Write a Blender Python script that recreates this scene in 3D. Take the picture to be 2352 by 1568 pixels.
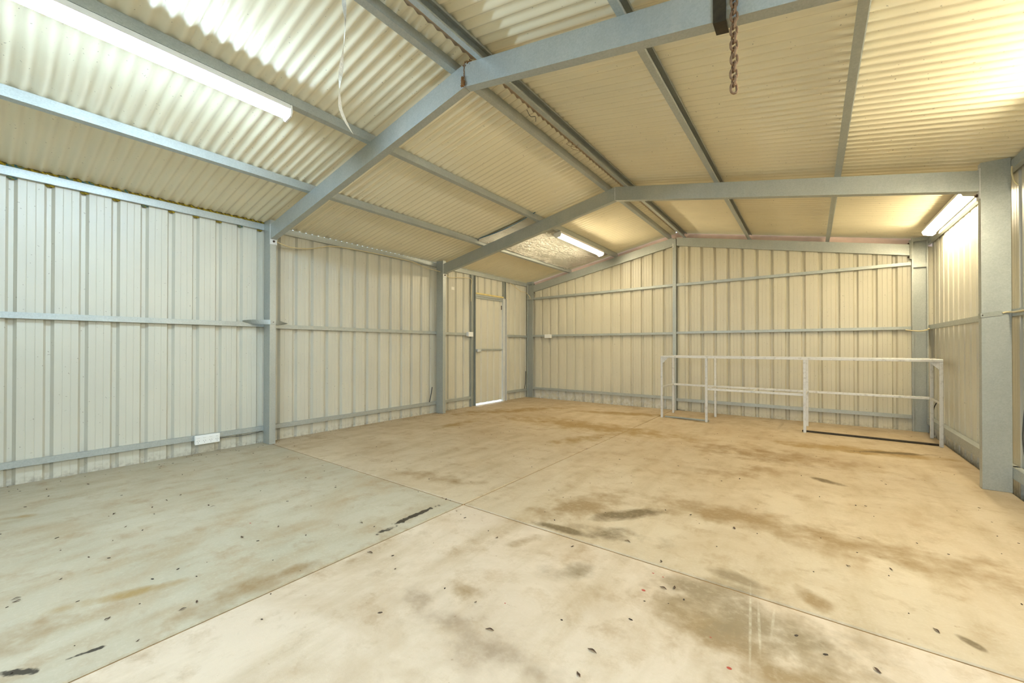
import bpy, math, random
from mathutils import Vector, Matrix, noise

random.seed(7)
scene = bpy.context.scene
for o in list(bpy.data.objects):
    bpy.data.objects.remove(o)
COL = scene.collection

# ------------------------------------------------------------------ camera
CAM_H = 1.0464
F_PX = 928.39                       # focal length in pixels of a 2352 x 1568 frame
cam_d = bpy.data.cameras.new('camera')
cam = bpy.data.objects.new('camera', cam_d)
COL.objects.link(cam)
cam_d.sensor_fit = 'HORIZONTAL'
cam_d.sensor_width = 36.0
cam_d.lens = F_PX / 2352 * 36.0
cam_d.shift_y = 8.13 / 2352
cam_d.clip_start = 0.02
yaw, pitch, roll = math.radians(36.4934), math.radians(0.3489), math.radians(0.0431)
cam.matrix_world = (Matrix.Translation((0, 0, CAM_H)) @ Matrix.Rotation(yaw, 4, 'Z')
                    @ Matrix.Rotation(math.pi / 2 + pitch, 4, 'X') @ Matrix.Rotation(roll, 4, 'Z'))
scene.camera = cam

# ------------------------------------------------------------------ world, exposure
SKY = (0.74, 0.89, 1.0)
SKY_STRENGTH = 1.6
world = bpy.data.worlds.new('world')
scene.world = world
world.use_nodes = True
bg = world.node_tree.nodes['Background']
bg.inputs[0].default_value = (*SKY, 1)
bg.inputs[1].default_value = SKY_STRENGTH
vs = scene.view_settings
vs.view_transform = 'Standard'
vs.look = 'None'
vs.gamma = 1
vs.use_curve_mapping = False
vs.exposure = 0.56
scene.cycles.max_bounces = 8
scene.cycles.glossy_bounces = 3

# colours of the fluorescent battens, one of them added for side light
LAMP_COOL = (0.71, 0.97, 1.22)
LAMP_WARM = (1.0, 0.86, 0.58)
LAMP_POWER_COOL = 84.0
LAMP_POWER_WARM = 60.0
LAMP_MID = (1.0, 0.90, 0.66)
LAMP_POWER_MID = 92.0

# ------------------------------------------------------------------ measures (metres)
XL, XR = -4.681, 1.019              # inner faces of the columns
CD, CB = 0.146, 0.062               # column depth and flange
Y0, Y1, Y2, Y3 = -0.62, 1.945, 4.489, 7.054
XM = (XL + XR) / 2
S = 0.193                           # roof slope
ZT = 2.917                          # rafter top at the ridge
RH = 0.155                          # rafter depth
ZE = 2.422                          # column tops
PH = 0.076                          # purlin height
XWL, XWR, YWB = -4.868, 1.213, 7.10  # inner pan faces of the wall sheets
SLAB_L, SLAB_R = -4.875, 1.172
NS = math.sqrt(1 + S * S)


def zt(x):
    return ZT - S * abs(x - XM)


# ------------------------------------------------------------------ object helpers
def tag(o, label=None, cat=None, group=None, kind=None):
    if label: o['label'] = label
    if cat: o['category'] = cat
    if group: o['group'] = group
    if kind: o['kind'] = kind
    elif cat: o['kind'] = 'thing'
    return o


def empty(name, loc=(0, 0, 0), rz=0.0, parent=None):
    o = bpy.data.objects.new(name, None)
    o.empty_display_size = 0.05
    COL.objects.link(o)
    o.location = loc
    o.rotation_euler = (0, 0, rz)
    if parent: o.parent = parent
    return o


class MB:
    def __init__(s):
        s.v, s.f, s.sm = [], [], []

    def add(s, vs_, fs, smooth=False):
        n = len(s.v)
        s.v += [tuple(p) for p in vs_]
        for f in fs:
            s.f.append(tuple(i + n for i in f))
            s.sm.append(smooth)
        return s

    def box(s, a, b):
        (x0, y0, z0), (x1, y1, z1) = a, b
        x0, x1 = min(x0, x1), max(x0, x1); y0, y1 = min(y0, y1), max(y0, y1); z0, z1 = min(z0, z1), max(z0, z1)
        return s.add([(x0, y0, z0), (x1, y0, z0), (x1, y1, z0), (x0, y1, z0), (x0, y0, z1), (x1, y0, z1), (x1, y1, z1), (x0, y1, z1)],
                     [(3, 2, 1, 0), (4, 5, 6, 7), (0, 1, 5, 4), (1, 2, 6, 5), (2, 3, 7, 6), (3, 0, 4, 7)])

    def bbox(s, a, b, c=0.003):
        """box with chamfered edges"""
        lo = [min(p, q) for p, q in zip(a, b)]; hi = [max(p, q) for p, q in zip(a, b)]
        c = min([c] + [(h - l) * .45 for h, l in zip(hi, lo)])
        vs_, idx = [], {}
        for sx in (0, 1):
            for sy in (0, 1):
                for sz in (0, 1):
                    for ax in range(3):
                        p = []
                        for k, sg in enumerate((sx, sy, sz)):
                            base = hi[k] if sg else lo[k]
                            p.append(base if k == ax else base + (-c if sg else c))
                        idx[(sx, sy, sz, ax)] = len(vs_); vs_.append(p)
        fs = []
        for ax in range(3):
            o1, o2 = (ax + 1) % 3, (ax + 2) % 3
            for sg in (0, 1):
                q = []
                for t1, t2 in ((0, 0), (1, 0), (1, 1), (0, 1)):
                    k = [0, 0, 0]; k[ax] = sg; k[o1] = t1; k[o2] = t2
                    q.append(idx[(*k, ax)])
                fs.append(q if sg else q[::-1])
        for ax in range(3):
            o1, o2 = (ax + 1) % 3, (ax + 2) % 3
            for s1 in (0, 1):
                for s2 in (0, 1):
                    k0 = [0, 0, 0]; k0[o1] = s1; k0[o2] = s2; k1 = list(k0); k1[ax] = 1
                    fs.append([idx[(*k0, o1)], idx[(*k1, o1)], idx[(*k1, o2)], idx[(*k0, o2)]])
        for sx in (0, 1):
            for sy in (0, 1):
                for sz in (0, 1):
                    fs.append([idx[(sx, sy, sz, ax)] for ax in range(3)])
        return s.add(vs_, fs)

    def extrude(s, pts, vec, cap=True):
        n = len(pts); vec = Vector(vec)
        P = [Vector(p) for p in pts]
        vs_ = P + [p + vec for p in P]
        fs = [(i, (i + 1) % n, n + (i + 1) % n, n + i) for i in range(n)]
        if cap:
            fs += [tuple(range(n - 1, -1, -1)), tuple(range(n, 2 * n))]
        return s.add(vs_, fs)

    def tube(s, path, r, seg=8, closed=False, caps=True):
        P = [Vector(p) for p in path]; n = len(P)
        rr = r if isinstance(r, (list, tuple)) else [r] * n
        rings, prev = [], None
        for i in range(n):
            if closed: t = P[(i + 1) % n] - P[i - 1]
            else: t = P[min(i + 1, n - 1)] - P[max(i - 1, 0)]
            t.normalize()
            if prev is None:
                a = Vector((0, 0, 1)) if abs(t.z) < .9 else Vector((1, 0, 0))
                u = t.cross(a).normalized()
            else:
                u = (prev - t * prev.dot(t)).normalized()
            prev = u; w = t.cross(u)
            rings.append([P[i] + (u * math.cos(k * 2 * math.pi / seg) + w * math.sin(k * 2 * math.pi / seg)) * rr[i] for k in range(seg)])
        vs_ = [p for g in rings for p in g]; fs = []
        for i in range(n if closed else n - 1):
            j = (i + 1) % n
            for k in range(seg):
                l = (k + 1) % seg
                fs.append((i * seg + k, i * seg + l, j * seg + l, j * seg + k))
        s.add(vs_, fs, True)
        if caps and not closed:
            s.add(rings[0], [tuple(range(seg - 1, -1, -1))]); s.add(rings[-1], [tuple(range(seg))])
        return s

    def cyl(s, a, b, r, seg=12):
        return s.tube([a, b], r, seg)

    def ribbon(s, path, dirs, w, t):
        """flat band of width w and thickness t following path, dirs = width direction at each point"""
        P = [Vector(p) for p in path]; n = len(P); vs_ = []
        for i in range(n):
            tg = (P[min(i + 1, n - 1)] - P[max(i - 1, 0)]).normalized()
            d = Vector(dirs[i]); d = (d - tg * d.dot(tg)).normalized(); nn = tg.cross(d)
            for a, b in ((-1, -1), (1, -1), (1, 1), (-1, 1)):
                vs_.append(P[i] + d * (a * w / 2) + nn * (b * t / 2))
        fs = [(3, 2, 1, 0), tuple(4 * (n - 1) + k for k in range(4))]
        for i in range(n - 1):
            for k in range(4):
                l = (k + 1) % 4
                fs.append((4 * i + k, 4 * i + l, 4 * i + 4 + l, 4 * i + 4 + k))
        return s.add(vs_, fs)

    def build(s, name, material, parent=None, off=None):
        me = bpy.data.meshes.new(name)
        me.from_pydata(s.v, [], s.f)
        me.polygons.foreach_set('use_smooth', s.sm)
        me.update()
        import bmesh
        bm = bmesh.new(); bm.from_mesh(me)
        bmesh.ops.recalc_face_normals(bm, faces=bm.faces)
        bm.to_mesh(me); bm.free()
        if material: me.materials.append(material)
        o = bpy.data.objects.new(name, me)
        COL.objects.link(o)
        if parent:
            o.parent = parent
        return o


def part(name, mb, material, parent):
    """mesh given in world coordinates, parented without moving"""
    o = mb.build(name, material)
    root = parent
    m = Matrix.Identity(4)
    p = root
    chain = []
    while p:
        chain.append(p); p = p.parent
    for p in reversed(chain):
        m = m @ p.matrix_local_safe if hasattr(p, 'matrix_local_safe') else m @ (Matrix.Translation(p.location) @ p.rotation_euler.to_matrix().to_4x4())
    inv = m.inverted()
    o.data.transform(inv)
    o.parent = parent
    return o


def copy_tree(o, parent=None):
    c = o.copy(); COL.objects.link(c); c.parent = parent
    for ch in list(o.children): copy_tree(ch, c)
    return c


def cpoly(o, u, v, b, d, t=0.0025, c=0.014):
    """outline of a lipped C channel: web along v at u = 0, flanges along u"""
    o, u, v = Vector(o), Vector(u).normalized(), Vector(v).normalized()
    q = [(0, 0), (b, 0), (b, c), (b - t, c), (b - t, t), (t, t), (t, d - t), (b - t, d - t), (b - t, d - c), (b, d - c), (b, d), (0, d)]
    return [o + u * a + v * e for a, e in q]


# ------------------------------------------------------------------ materials
def lin(c):
    return tuple(((x / 255) / 12.92 if x / 255 <= .04045 else ((x / 255 + .055) / 1.055) ** 2.4) for x in c)


class N:
    def __init__(s, name):
        s.m = bpy.data.materials.new(name); s.m.use_nodes = True
        s.t = s.m.node_tree; s.n = s.t.nodes; s.b = s.n['Principled BSDF']
        s.co = s.n.new('ShaderNodeTexCoord')

    def link(s, a, b): s.t.links.new(a, b)

    def val(s, sock, v):
        if hasattr(v, 'is_linked') or isinstance(v, bpy.types.NodeSocket): s.link(v, sock)
        else: sock.default_value = v

    def math(s, op, a, b=None, c=None, clamp=False):
        n = s.n.new('ShaderNodeMath'); n.operation = op; n.use_clamp = clamp
        for i, v in enumerate((a, b, c)):
            if v is not None: s.val(n.inputs[i], v)
        return n.outputs[0]

    def noise(s, scale, detail=3, rough=.55, vec=None, dist=0):
        n = s.n.new('ShaderNodeTexNoise'); n.inputs['Scale'].default_value = scale
        n.inputs['Detail'].default_value = detail; n.inputs['Roughness'].default_value = rough; n.inputs['Distortion'].default_value = dist
        s.link(vec or s.co.outputs['Object'], n.inputs['Vector'])
        return n.outputs['Fac']

    def mapping(s, loc=(0, 0, 0), rot=(0, 0, 0), sc=(1, 1, 1), vec=None, typ='POINT'):
        n = s.n.new('ShaderNodeMapping'); n.vector_type = typ
        n.inputs['Location'].default_value = loc; n.inputs['Rotation'].default_value = rot; n.inputs['Scale'].default_value = sc
        s.link(vec or s.co.outputs['Object'], n.inputs['Vector'])
        return n.outputs[0]

    def rng(s, v, a, b, c=0., d=1., smooth=False):
        n = s.n.new('ShaderNodeMapRange'); n.interpolation_type = 'SMOOTHSTEP' if smooth else 'LINEAR'
        s.link(v, n.inputs[0])
        for i, x in enumerate((a, b, c, d)): n.inputs[1 + i].default_value = x
        return n.outputs[0]

    def mix(s, f, a, b):
        n = s.n.new('ShaderNodeMix'); n.data_type = 'RGBA'
        s.val(n.inputs[0], f)
        for sock, v in ((n.inputs[6], a), (n.inputs[7], b)):
            if isinstance(v, bpy.types.NodeSocket): s.link(v, sock)
            else: sock.default_value = (*v, 1) if len(v) == 3 else v
        return n.outputs[2]

    def bump(s, h, strength=.2, dist=.01):
        n = s.n.new('ShaderNodeBump'); n.inputs['Strength'].default_value = strength; n.inputs['Distance'].default_value = dist
        s.link(h, n.inputs['Height']); s.link(n.outputs[0], s.b.inputs['Normal'])

    def out(s, col=None, rough=.5, metal=0., spec=.5):
        if col is not None:
            if isinstance(col, bpy.types.NodeSocket): s.link(col, s.b.inputs['Base Color'])
            else: s.b.inputs['Base Color'].default_value = (*col, 1)
        s.val(s.b.inputs['Roughness'], rough); s.val(s.b.inputs['Metallic'], metal)
        s.b.inputs['Specular IOR Level'].default_value = spec
        return s.m


def simple(name, rgb, rough=.5, metal=0., var=.12, scale=18, spec=.5):
    n = N(name); c = lin(rgb)
    f = n.noise(scale, 4)
    f = n.rng(f, .3, .7)
    col = n.mix(f, tuple(x * (1 - var) for x in c), tuple(min(1, x * (1 + var)) for x in c))
    return n.out(col, rough, metal, spec)


def galv(name, rgb=(180, 185, 181), metal=.45, rough=.42):
    n = N(name); c = lin(rgb)
    v = n.n.new('ShaderNodeTexVoronoi'); v.inputs['Scale'].default_value = 130
    n.link(n.co.outputs['Object'], v.inputs['Vector'])
    sp = n.n.new('ShaderNodeSeparateColor'); n.link(v.outputs['Color'], sp.inputs[0])
    big = n.rng(n.noise(5, 2), .3, .7)
    streak = n.rng(n.noise(3, 2, vec=n.mapping(sc=(6, 6, .6))), .45, .75)
    col = n.mix(sp.outputs[0], tuple(x * .92 for x in c), tuple(x * 1.06 for x in c))
    col = n.mix(n.math('MULTIPLY', big, .22), col, tuple(x * .62 for x in c))
    col = n.mix(n.math('MULTIPLY', streak, .15), col, lin((196, 196, 186)))
    r = n.rng(sp.outputs[1], 0, 1, rough - .08, rough + .12)
    return n.out(col, r, metal)


M = {}
M['galv'] = galv('galvanised_steel')
M['galv_dull'] = galv('weathered_galvanised_steel', (164, 168, 160), .25, .5)
M['galv_white'] = galv('pale_galvanised_steel', (222, 223, 220), .12, .5)


def painted_sheet(name, rgb, dirt=True, splash=False):
    n = N(name); c = lin(rgb)
    f = n.rng(n.noise(1.3, 2), .3, .7)
    col = n.mix(f, tuple(x * .95 for x in c), tuple(min(1, x * 1.04) for x in c))
    # faint vertical run marks and specks
    st = n.rng(n.noise(4, 2, vec=n.mapping(sc=(14, 14, .7))), .56, .8)
    col = n.mix(n.math('MULTIPLY', st, .05), col, tuple(x * .7 for x in c))
    sp = n.rng(n.noise(55, 1), .74, .78)
    col = n.mix(n.math('MULTIPLY', sp, .45), col, lin((96, 78, 52)))
    if dirt or splash:
        sx = n.n.new('ShaderNodeSeparateXYZ'); n.link(n.co.outputs['Object'], sx.inputs[0])
        edge = n.math('ADD', sx.outputs[2], n.math('MULTIPLY', n.noise(14, 4), .12))
        if splash:      # cement splashes along the foot of the sheet
            low = n.math('MULTIPLY', n.rng(edge, .26, .19, 0, 1), n.rng(n.noise(16, 5), .42, .6))
            left = n.rng(sx.outputs[0], -1.75, -1.95)
            col = n.mix(n.math('MULTIPLY', n.math('MULTIPLY', low, left), .8), col, lin((214, 212, 204)))
        g = n.math('MULTIPLY', n.rng(edge, .13, .03, 0, 1), n.rng(n.noise(30, 4), .4, .65))
        col = n.mix(n.math('MULTIPLY', g, .55), col, lin((104, 84, 58)))
    return n.out(col, .36, 0., .5)


M['wall'] = painted_sheet('wall_sheet_paint', (204, 200, 184))
M['wall_back'] = painted_sheet('gable_sheet_paint', (204, 198, 178), True, True)
M['roof'] = painted_sheet('roof_sheet_paint', (238, 228, 200), False)
M['roof'].node_tree.nodes['Principled BSDF'].inputs['Roughness'].default_value = .27
M['cap'] = simple('ridge_cap_paint', (230, 210, 186), .5, 0, .08)
M['barge'] = simple('barge_flashing_paint', (226, 196, 180), .6, 0, .08, 7)
M['white_plastic'] = simple('white_plastic', (236, 236, 232), .35, 0, .02)
M['white_enamel'] = simple('white_enamel', (232, 230, 226), .4, 0, .03)
M['slot'] = simple('socket_slot', (70, 70, 72), .6)
M['rust'] = simple('rusted_chain', (126, 96, 68), .75, .25, .45, 60)
M['dark_iron'] = simple('blackened_iron', (58, 50, 36), .55, .4, .35, 30)
M['rusty_bolt'] = simple('rusty_bolt', (70, 52, 40), .6, .4, .3, 80)
M['timber'] = simple('bare_timber', (214, 196, 134), .7, 0, .15, 12)
M['cable'] = simple('cream_cable', (214, 200, 160), .5, 0, .08)
M['black_cable'] = simple('black_cable', (46, 48, 46), .5, 0, .1)
M['strap_white'] = simple('frayed_white_webbing', (228, 222, 208), .8, 0, .1, 80)
M['strap_blue'] = simple('blue_webbing', (44, 104, 140), .7, 0, .2, 40)
M['nest'] = simple('mud_nest', (122, 84, 44), .95, 0, .45, 140)
M['leaf'] = simple('dry_leaf', (74, 52, 34), .8, 0, .5, 9)
M['litter'] = simple('leaf_litter_bits', (60, 46, 32), .85, 0, .5, 6)
M['soil'] = simple('bare_soil', (128, 112, 84), .95, 0, .35, 9)
M['paper'] = simple('paper_scrap', (240, 236, 226), .7, 0, .03)


def foam_mat(name, a, b):
    n = N(name)
    f = n.rng(n.noise(42, 3), .42, .58)
    col = n.mix(f, lin(a), lin(b))
    n.bump(n.noise(160, 4), .7, .01)
    return n.out(col, .95)


M['foam_y'] = foam_mat('yellow_foam', (186, 160, 40), (92, 76, 22))
M['foam_b'] = foam_mat('blue_foam', (58, 110, 122), (150, 140, 52))


def foil_mat():
    n = N('silver_foil')
    f = n.noise(7, 6, .65, n.mapping(sc=(3.5, 1, 3.5)), 1.2)
    g = n.noise(60, 4)
    n.bump(n.math('ADD', f, n.math('MULTIPLY', g, .25)), 1.0, .09)
    return n.out(lin((240, 236, 226)), .27, .7)


M['foil'] = foil_mat()


def bench_mat():
    n = N('worn_white_painted_steel')
    f = n.math('MULTIPLY', n.rng(n.noise(26, 5, .65), .52, .7), .5)
    col = n.mix(f, lin((214, 214, 212)), lin((150, 146, 138)))
    g = n.rng(n.noise(11, 5, .7), .66, .74)
    col = n.mix(n.math('MULTIPLY', g, .7), col, lin((86, 62, 44)))
    return n.out(col, .5, .2)


M['bench'] = bench_mat()


def lamp_mat(name, col, p):
    n = N(name)
    n.b.inputs['Emission Color'].default_value = (*col, 1)
    n.b.inputs['Emission Strength'].default_value = p
    return n.out((.9, .9, .9), .4)


M['lamp_cool'] = lamp_mat('cool_lit_diffuser', LAMP_COOL, LAMP_POWER_COOL)
M['lamp_warm'] = lamp_mat('warm_lit_diffuser', LAMP_WARM, LAMP_POWER_WARM)

M['lamp_mid'] = lamp_mat('white_lit_diffuser', LAMP_MID, LAMP_POWER_MID)

# stains on the slab: centre x, y, angle, half length, half width, strength, colour key
STAINS = [(-0.41, 2.83, 0.17, 0.57, 0.16, 0.55, 'd'), (0.20, 2.80, -0.05, 0.75, 0.2, 0.42, 'd'), (-0.19, 1.80, 0.00, 0.39, 0.2, 0.5, 'g'),
          (-0.29, 1.66, -0.13, 0.33, 0.16, 0.5, 'd'), (-0.29, 2.09, -0.08, 0.13, 0.05, 0.6, 'g'), (-0.36, 1.92, 0.44, 0.22, 0.1, 0.5, 'g'),
          (0.01, 2.10, -0.90, 0.11, 0.05, 0.5, 'd'), (-0.04, 1.58, 0.51, 0.29, 0.1, 0.4, 'd'), (-0.35, 4.67, 0.10, 0.82, 0.35, 0.4, 'd'),
          (0.38, 5.42, 0.11, 0.67, 0.16, 0.7, 'y'), (0.64, 5.49, 0.38, 0.38, 0.06, 0.6, 'k'), (-1.23, 2.44, 1.12, 0.48, 0.16, 0.5, 'd'),
          (-0.93, 2.47, 0.91, 0.25, 0.07, 0.6, 'k'), (-1.16, 2.05, 0.10, 0.20, 0.04, 0.6, 'k'), (-0.91, 2.17, 0.19, 0.30, 0.12, 0.3, 'k'),
          (-1.30, 1.12, -0.57, 0.13, 0.07, 0.4, 'p'), (-0.94, 1.10, 0.04, 0.40, 0.09, 0.34, 'p'), (-0.95, 1.08, 0.16, 0.36, 0.18, 0.25, 'p'),
          (-1.99, 1.68, 1.58, 0.21, 0.022, 1.0, 'b'), (-1.96, 1.45, 1.67, 0.13, 0.03, 0.6, 'b'), (-2.05, 0.11, 0.74, 0.08, 0.02, 0.9, 'b'),
          (-2.00, 0.26, 1.35, 0.05, 0.012, 0.9, 'b'), (-2.48, 2.25, 0.22, 0.52, 0.12, 0.35, 'd'), (-4.64, 2.45, 0.28, 0.30, 0.1, 0.3, 'd'),
          (-2.39, 4.95, 0.04, 1.40, 0.35, 0.5, 'y'), (-3.97, 5.44, 1.01, 1.22, 0.25, 0.45, 'y'), (-3.89, 4.08, 1.60, 0.61, 0.12, 0.4, 'y'),
          (-2.10, 4.23, 1.11, 0.52, 0.15, 0.45, 'y'), (-2.36, 6.22, 0.32, 0.81, 0.15, 0.6, 'y'), (-1.52, 6.25, -0.28, 0.40, 0.06, 0.5, 'k'),
          (-1.96, 0.68, 1.60, 0.23, 0.09, 0.45, 'd'), (-1.96, 0.92, 1.45, 0.19, 0.05, 0.5, 'd'), (-2.28, 0.15, 1.29, 0.19, 0.12, 0.35, 'd'),
          (-2.34, 0.41, 1.18, 0.24, 0.04, 0.4, 'y'), (-3.92, 0.22, 1.17, 0.10, 0.04, 0.5, 'y'), (-1.20, 1.29, 0.26, 0.10, 0.06, 0.35, 'd'),
          (-1.24, 1.82, 1.24, 0.14, 0.05, 0.4, 'd'), (-0.90, 1.70, 0.64, 0.17, 0.1, 0.3, 'g'), (0.10, 4.02, -0.43, 0.11, 0.05, 0.6, 'k'),
          (-0.48, 3.91, 0.85, 0.73, 0.3, 0.25, 'd'), (0.68, 2.98, 0.45, 0.13, 0.08, 0.3, 'd'), (0.45, 2.13, -0.85, 0.04, 0.02, 0.8, 'k'),
          (-1.78, 1.14, 0.13, 0.12, 0.06, 0.25, 'd')]
SCRATCH = [(-0.16, 1.78, -1.46, 0.20), (-0.19, 1.79, -1.47, 0.33), (-0.12, 1.84, -1.56, 0.14), (-0.37, 4.28, 1.18, 0.40), (0.89, 5.65, 1.18, 0.13)]
PAINT = [(-0.584, 1.745, .012), (-0.592, 1.903, .007), (-0.546, 1.898, .006), (-0.218, 1.489, .011), (-2.687, 1.014, .008), (-1.01, 1.319, .005), (-0.295, 1.607, .005)]


def floor_mat(name, ca, cb, bounds):
    bx0, bx1, by0, by1 = bounds
    near = lambda x, y, q: bx0 - q < x < bx1 + q and by0 - q < y < by1 + q
    n = N(name)
    obj = n.co.outputs['Object']
    wob = n.noise(6, 5, .6)
    fine = n.noise(38, 4, .6)
    base = n.mix(n.rng(n.noise(1.1, 5, .6), .3, .7), lin(ca), lin(cb))
    # long brushed streaks, trowel mottling
    stv = n.mapping(rot=(0, 0, math.radians(-8)), sc=(2.6, .7, 1))
    base = n.mix(n.math('MULTIPLY', n.rng(n.noise(2.4, 5, .55, stv), .47, .72), .5), base, lin((150, 127, 90)))
    base = n.mix(n.math('MULTIPLY', n.rng(n.noise(4.5, 6, .7), .52, .7), .5), base, lin((152, 124, 88)))
    base = n.mix(n.math('MULTIPLY', n.rng(n.noise(70, 3, .6), .5, .8), .25), base, lin((210, 198, 176)))
    base = n.mix(n.math('MULTIPLY', n.rng(n.noise(1.7, 7, .68, None, .6), .46, .66), .42), base, lin((158, 132, 96)))
    base = n.mix(n.math('MULTIPLY', n.rng(n.noise(9, 6, .7, None, .4), .55, .72), .3), base, lin((140, 116, 82)))
    cols = {'d': (138, 112, 74), 'g': (130, 112, 84), 'y': (150, 122, 70), 'k': (98, 80, 50), 'p': (150, 130, 106), 'b': (60, 52, 38)}
    groups = {}
    for x, y, a, L, w, st, k in STAINS:
        if not near(x, y, L * 1.5): continue
        m = n.mapping(loc=(x, y, 0), rot=(0, 0, a), sc=(L, w, 1), typ='TEXTURE')
        s2 = n.n.new('ShaderNodeVectorMath'); s2.operation = 'MULTIPLY'; n.link(m, s2.inputs[0]); s2.inputs[1].default_value = (1, 1, 0)
        ln = n.n.new('ShaderNodeVectorMath'); ln.operation = 'LENGTH'; n.link(s2.outputs[0], ln.inputs[0])
        groups.setdefault(k, []).append(n.math('MULTIPLY', n.rng(ln.outputs['Value'], 1.45, .25, 0, 1), st))
    rot = n.math('MULTIPLY', n.rng(wob, .36, .6), n.rng(fine, .3, .52, .55, 1))
    for k, g in groups.items():
        f = g[0]
        for h in g[1:]: f = n.math('MAXIMUM', f, h)
        gate = n.rng(f, .02, .22)
        if k == 'b':
            f = n.rng(n.math('ADD', f, n.math('MULTIPLY', n.math('SUBTRACT', n.noise(22, 3, .5), .5), 1.6)), .42, .62)
        else:
            f = n.math('MULTIPLY', n.rng(n.math('ADD', f, n.math('MULTIPLY', n.math('SUBTRACT', wob, .5), 1.1)), .12, .5), n.rng(fine, .25, .5, .65, 1))
            f = n.math('MULTIPLY', n.math('MULTIPLY', f, .9), gate)
        base = n.mix(f, base, lin(cols[k]))
    for x, y, a, L in SCRATCH:
        if not near(x, y, L): continue
        m = n.mapping(loc=(x, y, 0), rot=(0, 0, a), sc=(L, .006, 1), typ='TEXTURE')
        s2 = n.n.new('ShaderNodeVectorMath'); s2.operation = 'MULTIPLY'; n.link(m, s2.inputs[0]); s2.inputs[1].default_value = (1, 1, 0)
        ln = n.n.new('ShaderNodeVectorMath'); ln.operation = 'LENGTH'; n.link(s2.outputs[0], ln.inputs[0])
        base = n.mix(n.math('MULTIPLY', n.rng(ln.outputs['Value'], 1.0, .5), n.rng(fine, .35, .6, .05, .45)), base, lin((206, 194, 170)))
    for x, y, r in PAINT:
        if not near(x, y, r): continue
        m = n.mapping(loc=(x, y, 0), sc=(r * .75, r * .6, 1), typ='TEXTURE')
        s2 = n.n.new('ShaderNodeVectorMath'); s2.operation = 'MULTIPLY'; n.link(m, s2.inputs[0]); s2.inputs[1].default_value = (1, 1, 0)
        ln = n.n.new('ShaderNodeVectorMath'); ln.operation = 'LENGTH'; n.link(s2.outputs[0], ln.inputs[0])
        base = n.mix(n.rng(ln.outputs['Value'], 1.1, .8), base, lin((160, 66, 50)))
    # rust-brown pits and specks
    base = n.mix(n.math('MULTIPLY', n.rng(n.noise(24, 3, .6), .70, .76), .5), base, lin((122, 88, 54)))
    n.bump(n.math('ADD', n.math('MULTIPLY', n.noise(220, 3), .5), n.noise(30, 4)), .12, .006)
    return n.out(base, n.rng(wob, .3, .7, .5, .68), 0, .35)


FLOOR = {'floor': ('stained_pale_concrete', (194, 175, 151), (210, 192, 167)),
         'floor_tan': ('stained_tan_concrete', (182, 164, 136), (197, 180, 152)),
         'floor_grey': ('stained_grey_concrete', (168, 159, 136), (182, 172, 149))}

# ================================================================== SETTING
# ------------------------------------------------------------------ floor: slab bays with joints between them
floor = MB().add([(-30, -30, -.09), (30, -30, -.09), (30, 30, -.09), (-30, 30, -.09)], [(0, 1, 2, 3)]).build('floor', M['soil'])
tag(floor, 'bare ground around and under the shed slab', None, None, 'structure')
JX, JY = -1.872, (1.985, 4.505)


def slab(x0, x1, y0, y1, m='floor'):
    g, c, top = .006, .005, 0.0
    x0 += g; x1 -= g; y0 += g; y1 -= g
    V = []
    for z, i in ((-.085, 0), (top - c, 0), (top, c)):
        V += [(x0 + i, y0 + i, z), (x1 - i, y0 + i, z), (x1 - i, y1 - i, z), (x0 + i, y1 - i, z)]
    Fs = [(3, 2, 1, 0), (8, 9, 10, 11)]
    for k in (0, 4):
        for i in range(4):
            j = (i + 1) % 4
            Fs.append((k + i, k + j, k + 4 + j, k + 4 + i))
    o = MB().add(V, Fs).build('slab', floor_mat(*FLOOR[m], (x0, x1, y0, y1)))
    o.parent = floor
    return o


ys = [Y0 - .1, JY[0], JY[1], YWB + .005]
for i in range(3):
    slab(SLAB_L, JX, ys[i], ys[i + 1], 'floor_grey' if i == 0 else 'floor_tan')
    slab(JX, SLAB_R, ys[i], ys[i + 1], 'floor' if i == 0 else 'floor_tan')
filler = MB().box((JX - .006, ys[0], -.03), (JX + .006, ys[3], -.007))
for y in JY: filler.box((SLAB_L, y - .006, -.03), (SLAB_R, y + .006, -.006))
filler.build('joint_filler', simple('joint_dirt', (130, 98, 56), .95, 0, .3, 30)).parent = floor

gap_brightener = MB().bbox((-7.5, 5.0, -.088), (SLAB_L - .004, 6.8, -.012), .004).build('path', simple('pale_gap_brightener', (226, 222, 214), .8, 0, .05, 8))  # pale slab added outside to brighten the daylight gap under the door
tag(gap_brightener, 'pale ground slab added outside to brighten the gap under the access door', None, None, 'structure')

# ------------------------------------------------------------------ ribbed wall sheets
PITCH = 0.1904
RIB = [(-.058, 0), (-.043, -.029), (-.018, -.029), (0, 0)]          # from the near pan edge to the far one, depth outwards


def rib_profile(s0, s1, ref, pitch=PITCH):
    """(s, depth) samples of the sheet between s0 and s1; ref is the far edge of one rib"""
    pts = []
    n0 = int(math.floor((s0 - ref) / pitch)) - 1
    n1 = int(math.ceil((s1 - ref) / pitch)) + 1
    for k in range(n0, n1 + 1):
        e = ref + k * pitch
        pts += [(e + a, b) for a, b in RIB]
        pan = pitch - .058
        for fr in (.33, .68):
            c = e + pan * fr
            pts += [(c - .003, 0), (c, -.0022), (c + .003, 0)]
    out = []
    for (a, da), (b, db) in zip(pts, pts[1:]):
        if b <= s0 or a >= s1: continue
        if a < s0: out.append((s0, da + (db - da) * (s0 - a) / (b - a)))
        elif not out: out.append((a, da))
        if b > s1: out.append((s1, da + (db - da) * (s1 - a) / (b - a)))
        else: out.append((b, db))
    return out


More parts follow.
